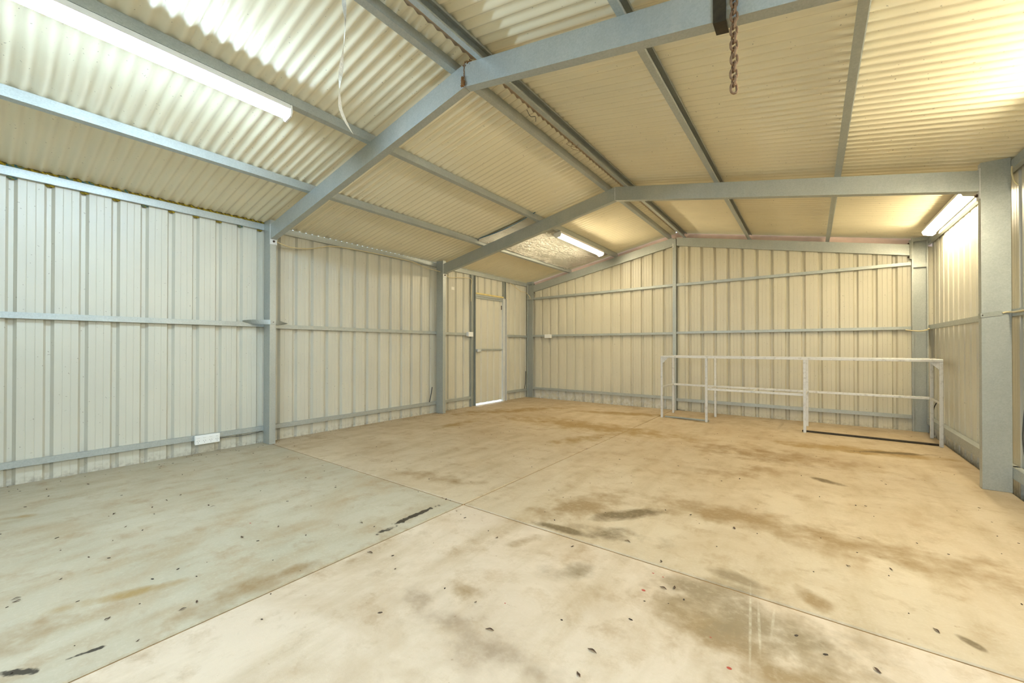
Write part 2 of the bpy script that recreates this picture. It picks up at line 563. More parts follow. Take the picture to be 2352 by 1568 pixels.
def ribbed(parent, s0, s1, ref, place, zb, ztop, mat_, name='wall_sheet', lap=0.0):
    """place(s, depth) -> (x, y); zb, ztop constants or functions of s"""
    pr = rib_profile(s0, s1, ref)
    V, Fs = [], []
    for i, (a, dpt) in enumerate(pr):
        x, y = place(a, dpt - lap)
        z0 = zb(a) if callable(zb) else zb
        z1 = ztop(a) if callable(ztop) else ztop
        V += [(x, y, z0), (x, y, z1)]
        if i: Fs.append((2 * i - 2, 2 * i, 2 * i + 1, 2 * i - 1))
    o = MB().add(V, Fs).build(name, mat_)
    o.parent = parent
    return o


def run_sheets(parent, s0, s1, ref, place, zb, ztop, mat_):
    """cut the run into sheets of four ribs that lap at a rib"""
    w = PITCH * 4
    k = math.floor((s0 - ref) / w)
    a = s0; i = 0
    while a < s1 - 1e-4:
        b = min(s1, ref + (k + 1) * w - .002)
        if b > a + .01:
            ribbed(parent, a, min(b + .004, s1), ref, place, zb, ztop, mat_, lap=.0008 * (i % 2))
        a = b; k += 1; i += 1


REF_L = 0.231
wall_left = tag(empty('wall_left', (0, 0, 0)), 'long cream ribbed steel wall with the access door', None, None, 'structure')
pl = lambda s, dpt: (XWL + dpt, s)
D0, D1, DZ = 5.43, 6.245, 2.0          # access door opening
run_sheets(wall_left, Y0, D0, REF_L, pl, -.03, 2.40, M['wall'])
run_sheets(wall_left, D0, D1, REF_L, pl, DZ, 2.40, M['wall'])
run_sheets(wall_left, D1, YWB + .03, REF_L, pl, -.03, 2.40, M['wall'])

wall_right = tag(empty('wall_right'), 'cream ribbed steel wall behind the wide column', None, None, 'structure')
prt = lambda s, dpt: (XWR - dpt, s)
run_sheets(wall_right, Y0, YWB + .03, 6.816, prt, -.06, 2.40, M['wall'])

wall_back = tag(empty('wall_back'), 'cream ribbed gable wall behind the bench frame', None, None, 'structure')
pb = lambda s, dpt: (s, YWB - dpt)
gt = lambda s: 2.885 - S * abs(s - XM)
run_sheets(wall_back, XWL - .03, XM - .01, -1.981, pb, -.03, gt, M['wall_back'])
run_sheets(wall_back, XM - .01, XWR + .03, -1.579, pb, -.03, gt, M['wall_back'])
# rolled edge of the lapping sheet beside the middle post
cv = []
for i in range(13):
    a = i / 12
    cv.append((XM + .03 + a * .12, YWB - .006 - .016 * math.sin(a * math.pi)))
V, Fs = [], []
for i, (x, y) in enumerate(cv):
    V += [(x, y, .02), (x, y, gt(x) - .16)]
    if i: Fs.append((2 * i - 2, 2 * i, 2 * i + 1, 2 * i - 1))
MB().add(V, Fs, True).build('lap_sheet', M['wall_back']).parent = wall_back

wall_front = tag(empty('wall_front'), 'ribbed steel wall with the open vehicle doorway', None, None, 'structure')
pf = lambda s, dpt: (s, Y0 + dpt)
OP0, OP1, OPZ = -3.4, 0.75, 2.15        # vehicle doorway behind the camera
run_sheets(wall_front, XWL - .03, OP0, 0.1, pf, -.03, gt, M['wall'])
run_sheets(wall_front, OP1, XWR + .03, 0.1, pf, -.03, gt, M['wall'])
run_sheets(wall_front, OP0, OP1, 0.1, pf, OPZ, gt, M['wall'])
portal_d = bpy.data.lights.new('doorway_portal', 'AREA')
portal_d.shape = 'RECTANGLE'; portal_d.size = OP1 - OP0; portal_d.size_y = OPZ
portal_d.cycles.is_portal = True
portal = bpy.data.objects.new('doorway_portal', portal_d); COL.objects.link(portal)
portal.location = ((OP0 + OP1) / 2, Y0 - .02, OPZ / 2)
portal.rotation_euler = (math.pi / 2, 0, 0)

# ------------------------------------------------------------------ corrugated roof sheets
ceiling = tag(empty('ceiling'), 'underside of the corrugated gable roof', None, None, 'structure')
CORR, AMP = 0.0762, 0.0095


def roof_sheet(side, ya, yb, xa, xb, lift):
    """side -1: slope towards the wall with the door, +1: the other slope; xa at the ridge, xb past the eave"""
    n = max(2, int(round((yb - ya) / CORR * 10)))
    V, Fs = [], []
    nx, nz = side * S / NS, 1 / NS
    for i in range(n + 1):
        y = ya + (yb - ya) * i / n
        h = PH + .002 + lift + AMP * (1 + math.cos(2 * math.pi * y / CORR))
        for x in (xa, xb):
            V.append((x + nx * h, y, zt(x) + nz * h))
        if i: Fs.append((2 * i - 2, 2 * i, 2 * i + 1, 2 * i - 1))
    o = MB().add(V, Fs, True).build('roof_sheet', M['roof'])
    o.parent = ceiling


y = Y0 - .14
k = 0
while y < 7.2:
    ye = min(y + CORR * 10 + .02, 7.235)
    roof_sheet(-1, y, ye, XM + .004, XWL - .012, .0009 * (k % 2))
    roof_sheet(1, y, ye, XM + .062, XWR + .012, .0009 * (k % 2))
    y += CORR * 10; k += 1
# ridge capping with crimped edge
V, Fs = [], []
n = 420
prof = [(-.17, .026), (-.10, .024), (-.05, .030), (0, .040), (.05, .030), (.10, .024), (.17, .026)]
for i in range(n + 1):
    yy = Y0 - .14 + (7.235 - Y0 + .14) * i / n
    for j, (dx, dz) in enumerate(prof):
        cr = .006 * math.sin(2 * math.pi * yy / CORR) if j in (0, 1, 5, 6) else .004 * noise.noise(Vector((yy * 4, j, 0)))
        V.append((XM + dx, yy, ZT + PH - abs(dx) * S + dz + cr + .004))
    if i:
        for j in range(6):
            a = 7 * (i - 1) + j
            Fs.append((a, a + 1, a + 8, a + 7))
MB().add(V, Fs, True).build('ridge_capping', M['cap']).parent = ceiling
# pale barge flashing beyond the gable wall
for side in (-1, 1):
    xe = XWL - .07 if side < 0 else XWR + .07
    b_ = MB()
    zf = lambda x: zt(x) + PH
    pts = [(XM, 7.245, zf(XM) + .03), (xe, 7.245, zf(xe) + .03), (xe, 7.245, zf(xe) - .14), (XM, 7.245, zf(XM) - .14)]
    b_.extrude(pts, (0, .002, 0))
    b_.build('barge_flashing', M['barge']).parent = ceiling

# ================================================================== FRAME: columns, beams, purlins, girts
def bolt(p, axis, r=.009, h=.008, m='rusty_bolt'):
    a = Vector(p); d_ = Vector(axis)
    return MB().tube([a, a + d_ * h], r, 6).tube([a + d_ * h, a + d_ * (h + .008)], r * .5, 8)


def column(x_in, y, side, label, open_front=False, top=ZE):
    """side -1: on the wall with the door; x_in inner face"""
    xo = x_in - CD if side < 0 else x_in
    r = empty('steel_column', (x_in + side * CD / 2, y + CB / 2, 0))
    tag(r, label, 'column')
    if open_front:
        pr = cpoly((xo, y + .043, 0.002), (0, -1, 0), (1, 0, 0), .043, CD, .003, .014)
    else:
        pr = cpoly((xo, y, 0.002), (0, 1, 0), (1, 0, 0), CB, CD, .003, .014)
    part('shaft', MB().extrude(pr, (0, 0, top)), M['galv'], r)
    part('base_plate', MB().box((xo + .005, y + .004, .0005), (xo + CD - .005, y + .04, .006)), M['galv_dull'], r)
    return r


def end_plate(r, x_in, y, side, z0, z1, zb, wide=.066):
    """bolted plate between beam and column with a tail below the beam"""
    pl_ = part('end_plate', MB().box((x_in, y - .004, z0), (x_in - side * .008, y + wide, z1)), M['galv_white'], r)
    part('bolt', bolt((x_in - side * .008, y + wide * .5, zb), (-side, 0, 0), .012), M['rusty_bolt'], pl_)
    return pl_


colL1 = column(XL, Y1, -1, 'galvanised steel column beside the four-gang power outlet')
colL2 = column(XL, Y2, -1, 'galvanised steel column between the plain wall bay and the door bay')
colL3 = column(XL, Y3, -1, 'corner steel column between access door and gable wall', True)
colR1 = column(XR, Y1, 1, 'galvanised steel column opposite the power outlet')
colR2 = column(XR, Y2, 1, 'wide-faced galvanised steel column beside the lit batten on the slab edge')
colR3 = column(XR, Y3, 1, 'corner steel column behind the end of the bench frame', True)
for c_, y in ((colL1, Y1), (colL2, Y2)):
    end_plate(c_, XL, y, -1, 2.158, 2.375, 2.192)
for c_, y in ((colR1, Y1), (colR2, Y2)):
    end_plate(c_, XR, y, 1, 2.158, 2.385, 2.19)
for c_, sx, xi in ((colL3, -1, XL), (colR3, 1, XR)):
    xo = xi - CD if sx < 0 else xi
    part('stiffener_plate', MB().box((xo + .004, Y3 - .001, 2.05), (xo + CD - .004, Y3 + .003, 2.10)), M['galv'], c_)
    part('cap_plate', MB().box((xo, Y3 - .002, 2.375), (xo + CD, Y3 + .002, 2.42)), M['galv'], c_)
    e = part('end_plate', MB().box((xi, Y3 - .002, 2.16), (xi - sx * .02, Y3 + .042, 2.40)), M['galv_dull'], c_)
    for zb in (2.19, 2.36):
        part('bolt', bolt((xi - sx * .02, Y3 + .02, zb), (-sx, 0, 0), .011), M['rusty_bolt'], e)

def beam(side, y, label, web_front=True, top=ZT, h=RH, b=CB):
    xe = XL + .0085 if side < 0 else XR - .0085
    xr = XM + side * .0035
    if not web_front:
        xe = XL + .0205 if side < 0 else XR - .0205
        xr = XM + side * .0345
    r = empty('roof_beam', (xr, y + b / 2, top - h))
    tag(r, label, 'beam')
    u = (0, 1, 0)
    pr = cpoly((xr, y, top - h - S * abs(xr - XM)), u, (0, 0, 1), b, h, .003, .016)
    part('channel', MB().extrude(pr, (xe - xr, 0, -S * abs(xe - xr))), M['galv'], r)
    # apex plate welded to the end of the channel
    zr_ = S * abs(xr - XM)
    part('apex_plate', MB().box((xr - side * .003, y - .0005, top - h + .003 - zr_), (xr, y + b, top - .003 - zr_)), M['galv_white'], r)
    return r


bL1 = beam(-1, Y1, 'galvanised steel roof beam running down from the nest to the column by the power outlet')
bR1 = beam(1, Y1, 'galvanised steel roof beam with the rusty chain hung over it')
bL2 = beam(-1, Y2, 'galvanised steel roof beam crossing beside the silver foil blanket')
bR2 = beam(1, Y2, 'galvanised steel roof beam ending at the wide-faced column')
bL3 = beam(-1, Y3, 'gable roof beam over the wall with the door, above the junction box on the gable', False, 2.893, .138, .04)
bR3 = beam(1, Y3, 'gable roof beam over the bench frame', False, 2.893, .138, .04)


def purlin(side, xw, label, y0=Y0 + .02, y1=7.19):
    r = empty('roof_purlin', (xw, (y0 + y1) / 2, zt(xw)))
    tag(r, label, 'purlin')
    u = (side / NS, 0, -S / NS)
    v = (side * S / NS, 0, 1 / NS)
    o = Vector((xw, y0, zt(xw) + .0006))
    part('channel', MB().extrude(cpoly(o, u, v, .043, PH, .002, .013), (0, y1 - y0, 0)), M['galv'], r)
    return r


XP1, XP2, XRL, XRR, XQ2, XQ1 = -3.832, -2.872, -1.91, -1.722, -0.783, 0.166
purlin(-1, XP1, 'galvanised roof purlin along the torn edge of the silver foil blanket')
purlin(-1, XP2, 'galvanised roof purlin carrying two lit battens')
purlin(-1, XRL, 'galvanised ridge purlin on the slope with the foil blanket')
purlin(1, XRR, 'galvanised ridge purlin on the slope above the chain')
purlin(1, XQ2, 'galvanised roof purlin next below the ridge on the slope above the chain')
purlin(1, XQ1, 'galvanised roof purlin on the slope above the chain, nearest the wide-faced column')


def eave(side, label):
    x0 = XL - CD - .002 if side < 0 else XR + CD + .002
    r = empty('eave_purlin', (x0, 3.2, 2.34)); tag(r, label, 'purlin')
    o = (x0, Y0 + .02, 2.335)
    part('channel', MB().extrude(cpoly(o, (side, 0, 0), (0, 0, 1), .036, .066, .002, .012), (0, 7.19 - Y0 - .02, 0)), M['galv'], r)
    return r


eave(-1, 'galvanised eave purlin along the top of the wall with the access door')
eave(1, 'galvanised eave purlin above the wall behind the wide-faced column')


def girt_y(side, y0, y1, z0, z1, label, x_in=None, depth=.036, dz=0.0):
    x = x_in if x_in is not None else (XL - CD - .002 if side < 0 else XR + CD + .002)
    r = empty('wall_girt', (x, (y0 + y1) / 2, z0)); tag(r, label, 'girt')
    pr = cpoly((x, y0, z0), (side, 0, 0), (0, 0, 1), depth, z1 - z0, .002, .01)
    part('channel', MB().extrude(pr, (0, y1 - y0, dz)), M['galv'], r)
    return r


PJ0, PJ1 = 5.314, 5.429               # door post
girt_y(-1, Y0 + .02, Y1 + .02, 1.262, 1.31, 'mid-height wall girt above the four-gang power outlet', dz=.008)
girt_y(-1, Y1 + .022, Y2 + .02, 1.258, 1.304, 'mid-height wall girt in the plain bay between two columns')
girt_y(-1, Y2 + .022, PJ0 - .002, 1.255, 1.30, 'short mid-height wall girt holding a junction box beside the door')
girt_y(-1, 6.346, YWB - .03, 1.255, 1.30, 'short mid-height wall girt between the door and the corner')
girt_y(-1, Y0 + .02, Y1 + .02, .135, .182, 'low wall girt carrying the four-gang power outlet')
girt_y(-1, Y1 + .022, Y2 + .02, .135, .182, 'low wall girt in the plain bay between two columns')
girt_y(-1, Y2 + .022, PJ0 - .002, .135, .182, 'short low wall girt beside the door latch side')
girt_y(-1, 6.346, YWB - .03, .135, .182, 'short low wall girt between the door and the corner')
girt_y(1, Y0 + .02, Y2 + .02, 1.275, 1.325, 'mid-height wall girt in front of the wide-faced column')
girt_y(1, Y2 + .022, YWB - .03, 1.275, 1.325, 'mid-height wall girt above the end of the bench frame', x_in=1.167)
girt_y(1, Y0 + .02, Y2 + .02, .105, .185, 'deep low wall girt in front of the wide-faced column', x_in=1.166, depth=.046)
girt_y(1, Y2 + .07, YWB - .03, .105, .185, 'deep dusty low wall girt beside the end of the bench frame', x_in=1.150, depth=.06)


def girt_x(x0, x1, z0, z1, label, dz=0.0):
    yb, yf = YWB - .002, Y3 + .006
    r = empty('wall_girt', ((x0 + x1) / 2, yf, z0)); tag(r, label, 'girt')
    pr = cpoly((x0, yf, z0), (0, 1, 0), (0, 0, 1), yb - yf, z1 - z0, .002, .009)
    part('channel', MB().extrude(pr, (x1 - x0, 0, dz)), M['galv'], r)
    return r


PX0, PX1 = -1.862, -1.809
girt_x(XL + .002, PX0 - .001, 2.045, 2.086, 'upper gable girt between the door corner and the middle post', .03)
girt_x(PX1 + .001, XR - .004, 2.075, 2.115, 'upper gable girt above the bench frame', .01)
girt_x(XL + .002, PX0 - .001, 1.268, 1.308, 'mid gable girt holding the junction box')
girt_x(PX1 + .001, XR - .004, 1.276, 1.314, 'mid gable girt above the bench frame')
girt_x(XL + .002, PX0 - .001, .176, .222, 'low gable girt over the cement-splashed foot of the wall')
girt_x(PX1 + .001, XR - .004, .156, .202, 'low gable girt behind the bench frame')

post = tag(empty('gable_post', ((PX0 + PX1) / 2, Y3, 0)), 'slim galvanised post up the middle of the gable wall', 'post')
part('channel', MB().extrude(cpoly((PX0, Y3 - .012, .001), (0, 1, 0), (1, 0, 0), .05, PX1 - PX0, .002, .01), (0, 0, 2.865)), M['galv'], post)
part('head_cleat', MB().box((PX0 - .002, Y3 - .016, 2.72), (PX0 + .014, Y3 - .0125, 2.79)), M['galv_white'], post)

# ------------------------------------------------------------------ access door in the wall
XD = -4.852
door = tag(empty('door_1', (XD, 5.84, 0)), 'cream ribbed access door with daylight under it', None, None, 'structure')
pr = []
V, Fs = [], []
for i, (a, dpt) in enumerate(rib_profile(5.452, 6.222, 5.626, .1855)):
    V += [(XD + dpt * .75, a, .037), (XD + dpt * .75, a, 1.962)]
    if i: Fs.append((2 * i - 2, 2 * i, 2 * i + 1, 2 * i - 1))
leaf_ = part('door_leaf', MB().add(V, Fs), M['wall'], door)
part('mid_rail', MB().box((XD, 5.455, .99), (XD + .022, 6.215, 1.02)), M['galv'], door)
lt = part('latch', MB().bbox((XD + .022, 5.47, .965), (XD + .05, 5.56, 1.01)), M['galv_white'], door)
part('latch_lever', MB().tube([(XD + .05, 5.545, .985), (XD + .075, 5.545, .985), (XD + .078, 5.50, .972)], .007, 8), M['galv_white'], lt)
part('hinge', MB().box((XD + .001, 6.195, 1.78), (XD + .008, 6.215, 1.86)), M['rusty_bolt'], door)
part('top_rail', MB().box((XD + .0, 5.452, 1.935), (XD + .02, 6.222, 1.965)), M['galv'], door)
fr = tag(empty('door_frame', (XD, 5.84, 0)), 'galvanised posts and header framing the access door', 'door frame')
part('post', MB().extrude(cpoly((-4.865, PJ0, .001), (1, 0, 0), (0, 1, 0), .046, PJ1 - PJ0, .002, .012), (0, 0, 2.332)), M['galv_dull'], fr)
part('jamb', MB().extrude(cpoly((-4.865, 6.247, .001), (1, 0, 0), (0, 1, 0), .052, .095, .002, .012), (0, 0, 2.0)), M['galv_white'], fr)
part('jamb_trim', MB().box((-4.865, 6.224, .001), (-4.815, 6.2455, 2.0)), M['galv_white'], fr)
part('post', MB().extrude(cpoly((-4.866, 6.25, 2.002), (1, 0, 0), (0, 1, 0), .04, .082, .002, .012), (0, 0, .331)), M['galv_dull'], fr)
part('header', MB().box((-4.866, PJ1 + .001, 1.97), (-4.822, 6.223, 2.004)), M['galv'], fr)
part('header_batten', MB().bbox((-4.866, PJ1 + .001, 2.005), (-4.815, 6.235, 2.034), .004), M['timber'], fr)

# ================================================================== LIGHTS
def batten(x, y0, y1, z, rot, lampmat, label):
    """ceiling batten; local frame: length along +y, top at z = 0, tilt rot about y"""
    r = empty('light_batten', (x, y0, z)); r.rotation_euler = (0, rot, 0)
    tag(r, label, 'light')
    L = y1 - y0
    hs = MB().bbox((-.060, .0125, -.036), (.060, L - .0125, 0), .004).build('housing', M['white_enamel'], r)
    pts = []
    for k in range(11):
        a = math.pi * k / 10
        pts.append((-math.cos(a) * .036, .0125, -.0363 - math.sin(a) * .040))
    df = MB().extrude(pts, (0, L - .025, 0)).build('diffuser', lampmat, r)
    for yy in (0, L - .012):
        cap = [(-.059, yy, -.004), (.059, yy, -.004), (.059, yy, -.05), (.038, yy, -.078), (-.038, yy, -.078), (-.059, yy, -.05)]
        MB().extrude(cap, (0, .012, 0)).build('end_cap', M['white_plastic'], r)
    return r


tilt = math.atan(S)
batten(XP2 - .055, -.2, 1.33, zt(XP2 - .055) - .002, -tilt, M['lamp_cool'], 'long cool white lit batten with square end cap under the purlin near the power outlet')
batten(XP2 - .055, 5.04, 6.53, zt(XP2 - .055) - .002, -tilt, M['lamp_warm'], 'warm lit batten beside the silver foil blanket')
batten(1.098, 5.04, 6.55, 2.405, .25, M['lamp_warm'], 'warm lit batten along the eave behind the wide-faced column')
batten(1.098, -.25, 1.28, 2.405, .25, M['lamp_cool'], 'added cool white batten on the unseen eave opposite the power outlet, for side light')  # added out of view, gives side light to the left wall and near floor
batten(1.098, 2.02, 3.53, 2.405, .25, M['lamp_mid'], 'white lit batten along the eave in front of the wide-faced column')

# ================================================================== BENCH FRAME
bf = tag(empty('bench_frame', (-1.80, 6.215, 0), math.atan2(-.108, 2.90)), 'worn white square-tube bench frame without a top against the gable wall', 'bench frame')
T = .03
LX = [0.0, .617, 1.737, 2.902]
BD = .545
def bar(name, a, b, m='bench'):
    return MB().bbox(a, b, .003).build(name, M[m], bf)
for i, x in enumerate(LX):
    bar('leg', (x - T / 2, -T / 2, .001), (x + T / 2, T / 2, .895))
    bar('leg', (x - T / 2, BD - T / 2, .001), (x + T / 2, BD + T / 2, .895))
bar('top_rail', (-T / 2, -T / 2, .8955), (LX[3] + T / 2, T / 2, .925))
bar('top_rail', (-T / 2, BD - T / 2, .8955), (LX[3] + T / 2, BD + T / 2, .925))
for x in (0, LX[3]):
    bar('top_end_rail', (x - T / 2, T / 2 + .0005, .8955), (x + T / 2, BD - T / 2 - .0005, .925))
for i in range(3):
    bar('mid_rail', (LX[i] + T / 2 + .0005, BD - .012, .446), (LX[i + 1] - T / 2 - .0005, BD + .012, .476))
bar('mid_rail', (LX[1] + T / 2 + .0005, -.012, .450), (LX[2] - T / 2 - .0005, .012, .480))
for x in LX:
    bar('cross_bar', (x - .011, T / 2 + .0005, .447), (x + .011, BD - T / 2 - .0005, .471))
bar('cross_bar', (1.165, .0125, .452), (1.187, BD - .0125, .474))
bar('floor_rail', (LX[0] + .02, .06, .001), (LX[1] + .02, .085, .022), 'galv_dull')
bar('floor_rail', (LX[2] - .03, .055, .001), (LX[3] - .01, .08, .022), 'dark_iron')
for x, sx in ((0, 1), (LX[3], -1)):
    g = [(x + sx * T / 2, -.004, .8953), (x + sx * (T / 2 + .075), -.004, .8953), (x + sx * T / 2, -.004, .815)]
    MB().extrude(g, (0, .008, 0)).build('gusset', M['bench'], bf)

# ================================================================== FITTINGS
# four-gang outlet on the low girt
ox, oy0, oy1, oz0, oz1 = -4.826, 1.322, 1.528, .098, .186
po = tag(empty('power_outlet', (ox, (oy0 + oy1) / 2, oz0)), 'white four-gang power outlet on the low girt', 'power outlet')
part('back_box', MB().bbox((ox, oy0 + .004, oz0 + .003), (ox + .03, oy1 - .004, oz1 - .003), .004), M['white_plastic'], po)
part('face_plate', MB().bbox((ox + .0305, oy0, oz0), (ox + .04, oy1, oz1), .003), M['white_plastic'], po)
for i in range(4):
    cy = oy0 + (oy1 - oy0) * (i + .5) / 4
    part('switch', MB().bbox((ox + .0402, cy - .011, oz1 - .026), (ox + .046, cy + .011, oz1 - .014), .002), M['white_plastic'], po)
    for dy, dz, rr in ((-.008, .036, .5), (.008, .036, -.5), (0, .02, 0)):
        c_ = Vector((ox + .0402, cy + dy, oz0 + dz)); w = Vector((0, math.sin(rr), math.cos(rr)))
        n_ = Vector((0, w.z, -w.y))
        q = [c_ + w * .005 + n_ * .0012, c_ + w * .005 - n_ * .0012, c_ - w * .005 - n_ * .0012, c_ - w * .005 + n_ * .0012]
        part('socket_slot', MB().extrude(q, (.0008, 0, 0)), M['slot'], po)


def jbox(a, b, label, screw_axis):
    r = tag(empty('junction_box', ((a[0] + b[0]) / 2, (a[1] + b[1]) / 2, min(a[2], b[2]))), label, 'junction box')
    part('box', MB().bbox(a, b, .004), M['white_plastic'], r)
    ax = Vector(screw_axis)
    lo = Vector([min(p, q) for p, q in zip(a, b)]); hi = Vector([max(p, q) for p, q in zip(a, b)])
    la, lb = lo.copy(), hi.copy()
    for k in range(3):
        if ax[k] > 0: la[k] = hi[k] + .0003; lb[k] = hi[k] + .006
        elif ax[k] < 0: lb[k] = lo[k] - .0003; la[k] = lo[k] - .006
        else: la[k] -= .002; lb[k] += .002
    part('lid', MB().bbox(tuple(la), tuple(lb), .002), M['white_plastic'], r)
    return r


jbox((-4.826, 5.185, 1.238), (-4.775, 5.30, 1.315), 'white junction box on the girt beside the access door', (1, 0, 0))
jbox((-4.363, Y3 + .004, 1.24), (-4.216, Y3 - .035, 1.312), 'white junction box on the gable wall girt', (0, -1, 0))

# chain over the beam
CX, CY = -.258, Y1 - .022
chain = tag(empty('chain', (CX, CY, 2.118)), 'rusty steel chain hanging from the roof beam', 'chain')


def link_mesh(name):
    R, st, w = .0125, .016, .0052
    path = []
    for k in range(7):
        a = math.pi * k / 6
        path.append((R * math.cos(a), 0, st / 2 + R * math.sin(a)))
    for k in range(7):
        a = math.pi + math.pi * k / 6
        path.append((R * math.cos(a), 0, -st / 2 + R * math.sin(a)))
    return MB().tube(path, w, 7, True).build(name, M['rust'])


proto = link_mesh('link')
LP = .0305
zz = 2.14; nlk = 0
while zz < zt(CX) + .01:
    o = proto if nlk == 0 else proto.copy()
    if nlk: COL.objects.link(o)
    o.parent = chain
    o.location = (random.uniform(-.001, .001), random.uniform(-.001, .001), zz - 2.118)
    o.rotation_euler = (random.uniform(-.08, .08), random.uniform(-.05, .05), math.radians(35 + (90 if nlk % 2 else 0) + random.uniform(-10, 10)))
    zz += LP; nlk += 1
for i, (dy, dz) in enumerate(((.022, .018), (.05, .02), (.08, .012), (.094, -.014))):
    o = proto.copy(); COL.objects.link(o); o.parent = chain
    o.location = (0, dy, zt(CX) - 2.118 + dz)
    o.rotation_euler = (math.radians(90 if i < 3 else 20), math.radians(90 if i % 2 else 0), 0)

# black flat bar hooked round the beam
hb = tag(empty('beam_hook', (-.315, Y1, 2.43)), 'black iron flat bar hooked under the roof beam next to the chain', 'hook')
x0, x1 = -.341, -.290
zb = lambda x: zt(x) - RH
part('front_bar', MB().add([(x0, Y1 - .010, zb(x0) - .012), (x1, Y1 - .010, zb(x1) - .012), (x1, Y1 - .003, zb(x1) - .012), (x0, Y1 - .003, zb(x0) - .012),
                            (x0, Y1 - .010, zt(x0) + .05), (x1, Y1 - .010, zt(x1) + .05), (x1, Y1 - .003, zt(x1) + .05), (x0, Y1 - .003, zt(x0) + .05)],
                           [(3, 2, 1, 0), (4, 5, 6, 7), (0, 1, 5, 4), (1, 2, 6, 5), (2, 3, 7, 6), (3, 0, 4, 7)]), M['dark_iron'], hb)
part('under_bar', MB().add([(x, y, zb(x) - dz) for dz in (.012, .002) for x, y in ((x0, Y1 - .0028), (x1, Y1 - .0028), (x1, Y1 + .075), (x0, Y1 + .075))],
                           [(3, 2, 1, 0), (4, 5, 6, 7), (0, 1, 5, 4), (1, 2, 6, 5), (2, 3, 7, 6), (3, 0, 4, 7)]), M['dark_iron'], hb)

# nest in the apex joint
nest = tag(empty('mud_nest', (XM - .004, Y1 - .01, ZT - RH)), 'brown mud insect nest at the beam apex', 'nest')
nm = MB()
for k in range(26):
    t_ = k / 25
    c_ = Vector((XM - .004 + random.uniform(-.012, .012) * (1 - t_ * .4), Y1 - .008 + random.uniform(-.008, .004), ZT - RH + .004 + t_ * .055))
    nm.tube([c_ + Vector((0, 0, -.008)), c_, c_ + Vector((.002, -.002, .009))], [.004, random.uniform(.007, .012) * (1.15 - .6 * t_), .003], 7)
part('nest_body', nm, M['nest'], nest)
nm = MB()
for k in range(20):
    t_ = k / 19
    nm.tube([(XM - .001 + random.uniform(-.002, .002), Y1 - .003, ZT - RH + .06 + t_ * .085), (XM + random.uniform(-.003, .003), Y1 - .004, ZT - RH + .068 + t_ * .085)], [.003, .002], 5)
for k in range(16):
    c_ = Vector((XM + random.uniform(-.005, .055), Y1 + random.uniform(-.008, .01), ZT + random.uniform(-.022, .012)))
    nm.tube([c_, c_ + Vector((random.uniform(-.01, .01), -.004, random.uniform(-.012, .012)))], [.005, .003], 6)
part('nest_crust', nm, M['nest'], nest)

# webbing hanging from the ridge purlin
sx, sy = -1.985, 1.175
path, dirs = [], []
for k in range(30):
    t_ = k / 29
    z = zt(sx) + .002 - t_ * .72
    bend = max(0, t_ - .78) / .22
    path.append((sx + .012 * math.sin(t_ * 7) + .045 * bend ** 1.6, sy + .008 * math.sin(t_ * 5 + 1) + .03 * bend ** 1.6, z))
    a = 2.2 * math.sin(t_ * 5.5) + .6
    dirs.append((math.cos(a), math.sin(a), .1))
st = MB().ribbon(path, dirs, .021, .0012).build('hanging_strap', M['strap_white'])
tag(st, 'frayed white webbing strap hanging from the ridge purlin', 'strap')

# twisted steel strap round the column
path, dirs = [], []
xg, zc = -4.822, 1.318
keys = [((xg, Y1 - .21, 1.322), (1, 0, .25)), ((xg + .03, Y1 - .15, 1.322), (1, 0, .8)), ((xg + .09, Y1 - .07, 1.318), (.3, 0, 1)), ((XL - .002, Y1 - .007, zc), (0, 0, 1)),
        ((XL + .006, Y1 + .004, zc), (0, 0, 1)), ((XL + .006, Y1 + .06, zc), (0, 0, 1)), ((XL - .004, Y1 + .072, zc), (0, 0, 1)), ((xg + .09, Y1 + .11, 1.316), (.2, 0, 1)),
        ((xg + .03, Y1 + .17, 1.313), (1, 0, .7)), ((xg, Y1 + .23, 1.312), (1, 0, .2))]
for (p, d1), (q, d2) in zip(keys, keys[1:]):
    for k in range(4):
        t_ = k / 4
        path.append(Vector(p).lerp(Vector(q), t_)); dirs.append(Vector(d1).lerp(Vector(d2), t_))
path.append(Vector(keys[-1][0])); dirs.append(Vector(keys[-1][1]))
tw = tag(empty('girt_strap', (XL, Y1, 1.29)), 'twisted galvanised steel strap wrapped round the column by the power outlet', 'strap')
part('band', MB().ribbon(path, dirs, .05, .002), M['galv'], tw)
part('bolt', bolt((XL + .007, Y1 + .032, zc), (1, 0, 0), .005, .003), M['rusty_bolt'], tw)

# strap round the wide column
sr = tag(empty('girt_strap', (XR + .05, Y2, 1.28)), 'flat steel strap wrapped round the wide-faced column', 'strap')
path = [(XR - .004, Y2 + .05, 1.285), (XR - .004, Y2 - .004, 1.287), (XR + .02, Y2 - .005, 1.29), (XR + .09, Y2 - .005, 1.299), (XR + .10, Y2 - .006, 1.30)]
part('band', MB().ribbon(path, [(0, 0, 1)] * 5, .034, .002), M['galv_dull'], sr)
part('bolt', bolt((XR + .004, Y2 - .006, 1.288), (0, -1, 0), .004, .003), M['rusty_bolt'], sr)


def cable(name, pts, r, label, m='cable', cat='cable'):
    P = [Vector(p) for p in pts]; out = []
    for i in range(len(P) - 1):
        p0, p1, p2, p3 = P[max(i - 1, 0)], P[i], P[i + 1], P[min(i + 2, len(P) - 1)]
        for k in range(6):
            t_ = k / 6
            out.append(.5 * ((2 * p1) + (p2 - p0) * t_ + (2 * p0 - 5 * p1 + 4 * p2 - p3) * t_ ** 2 + (3 * p1 - p0 - 3 * p2 + p3) * t_ ** 3))
    out.append(P[-1])
    return tag(MB().tube(out, r, 6).build(name, M[m]), label, cat)


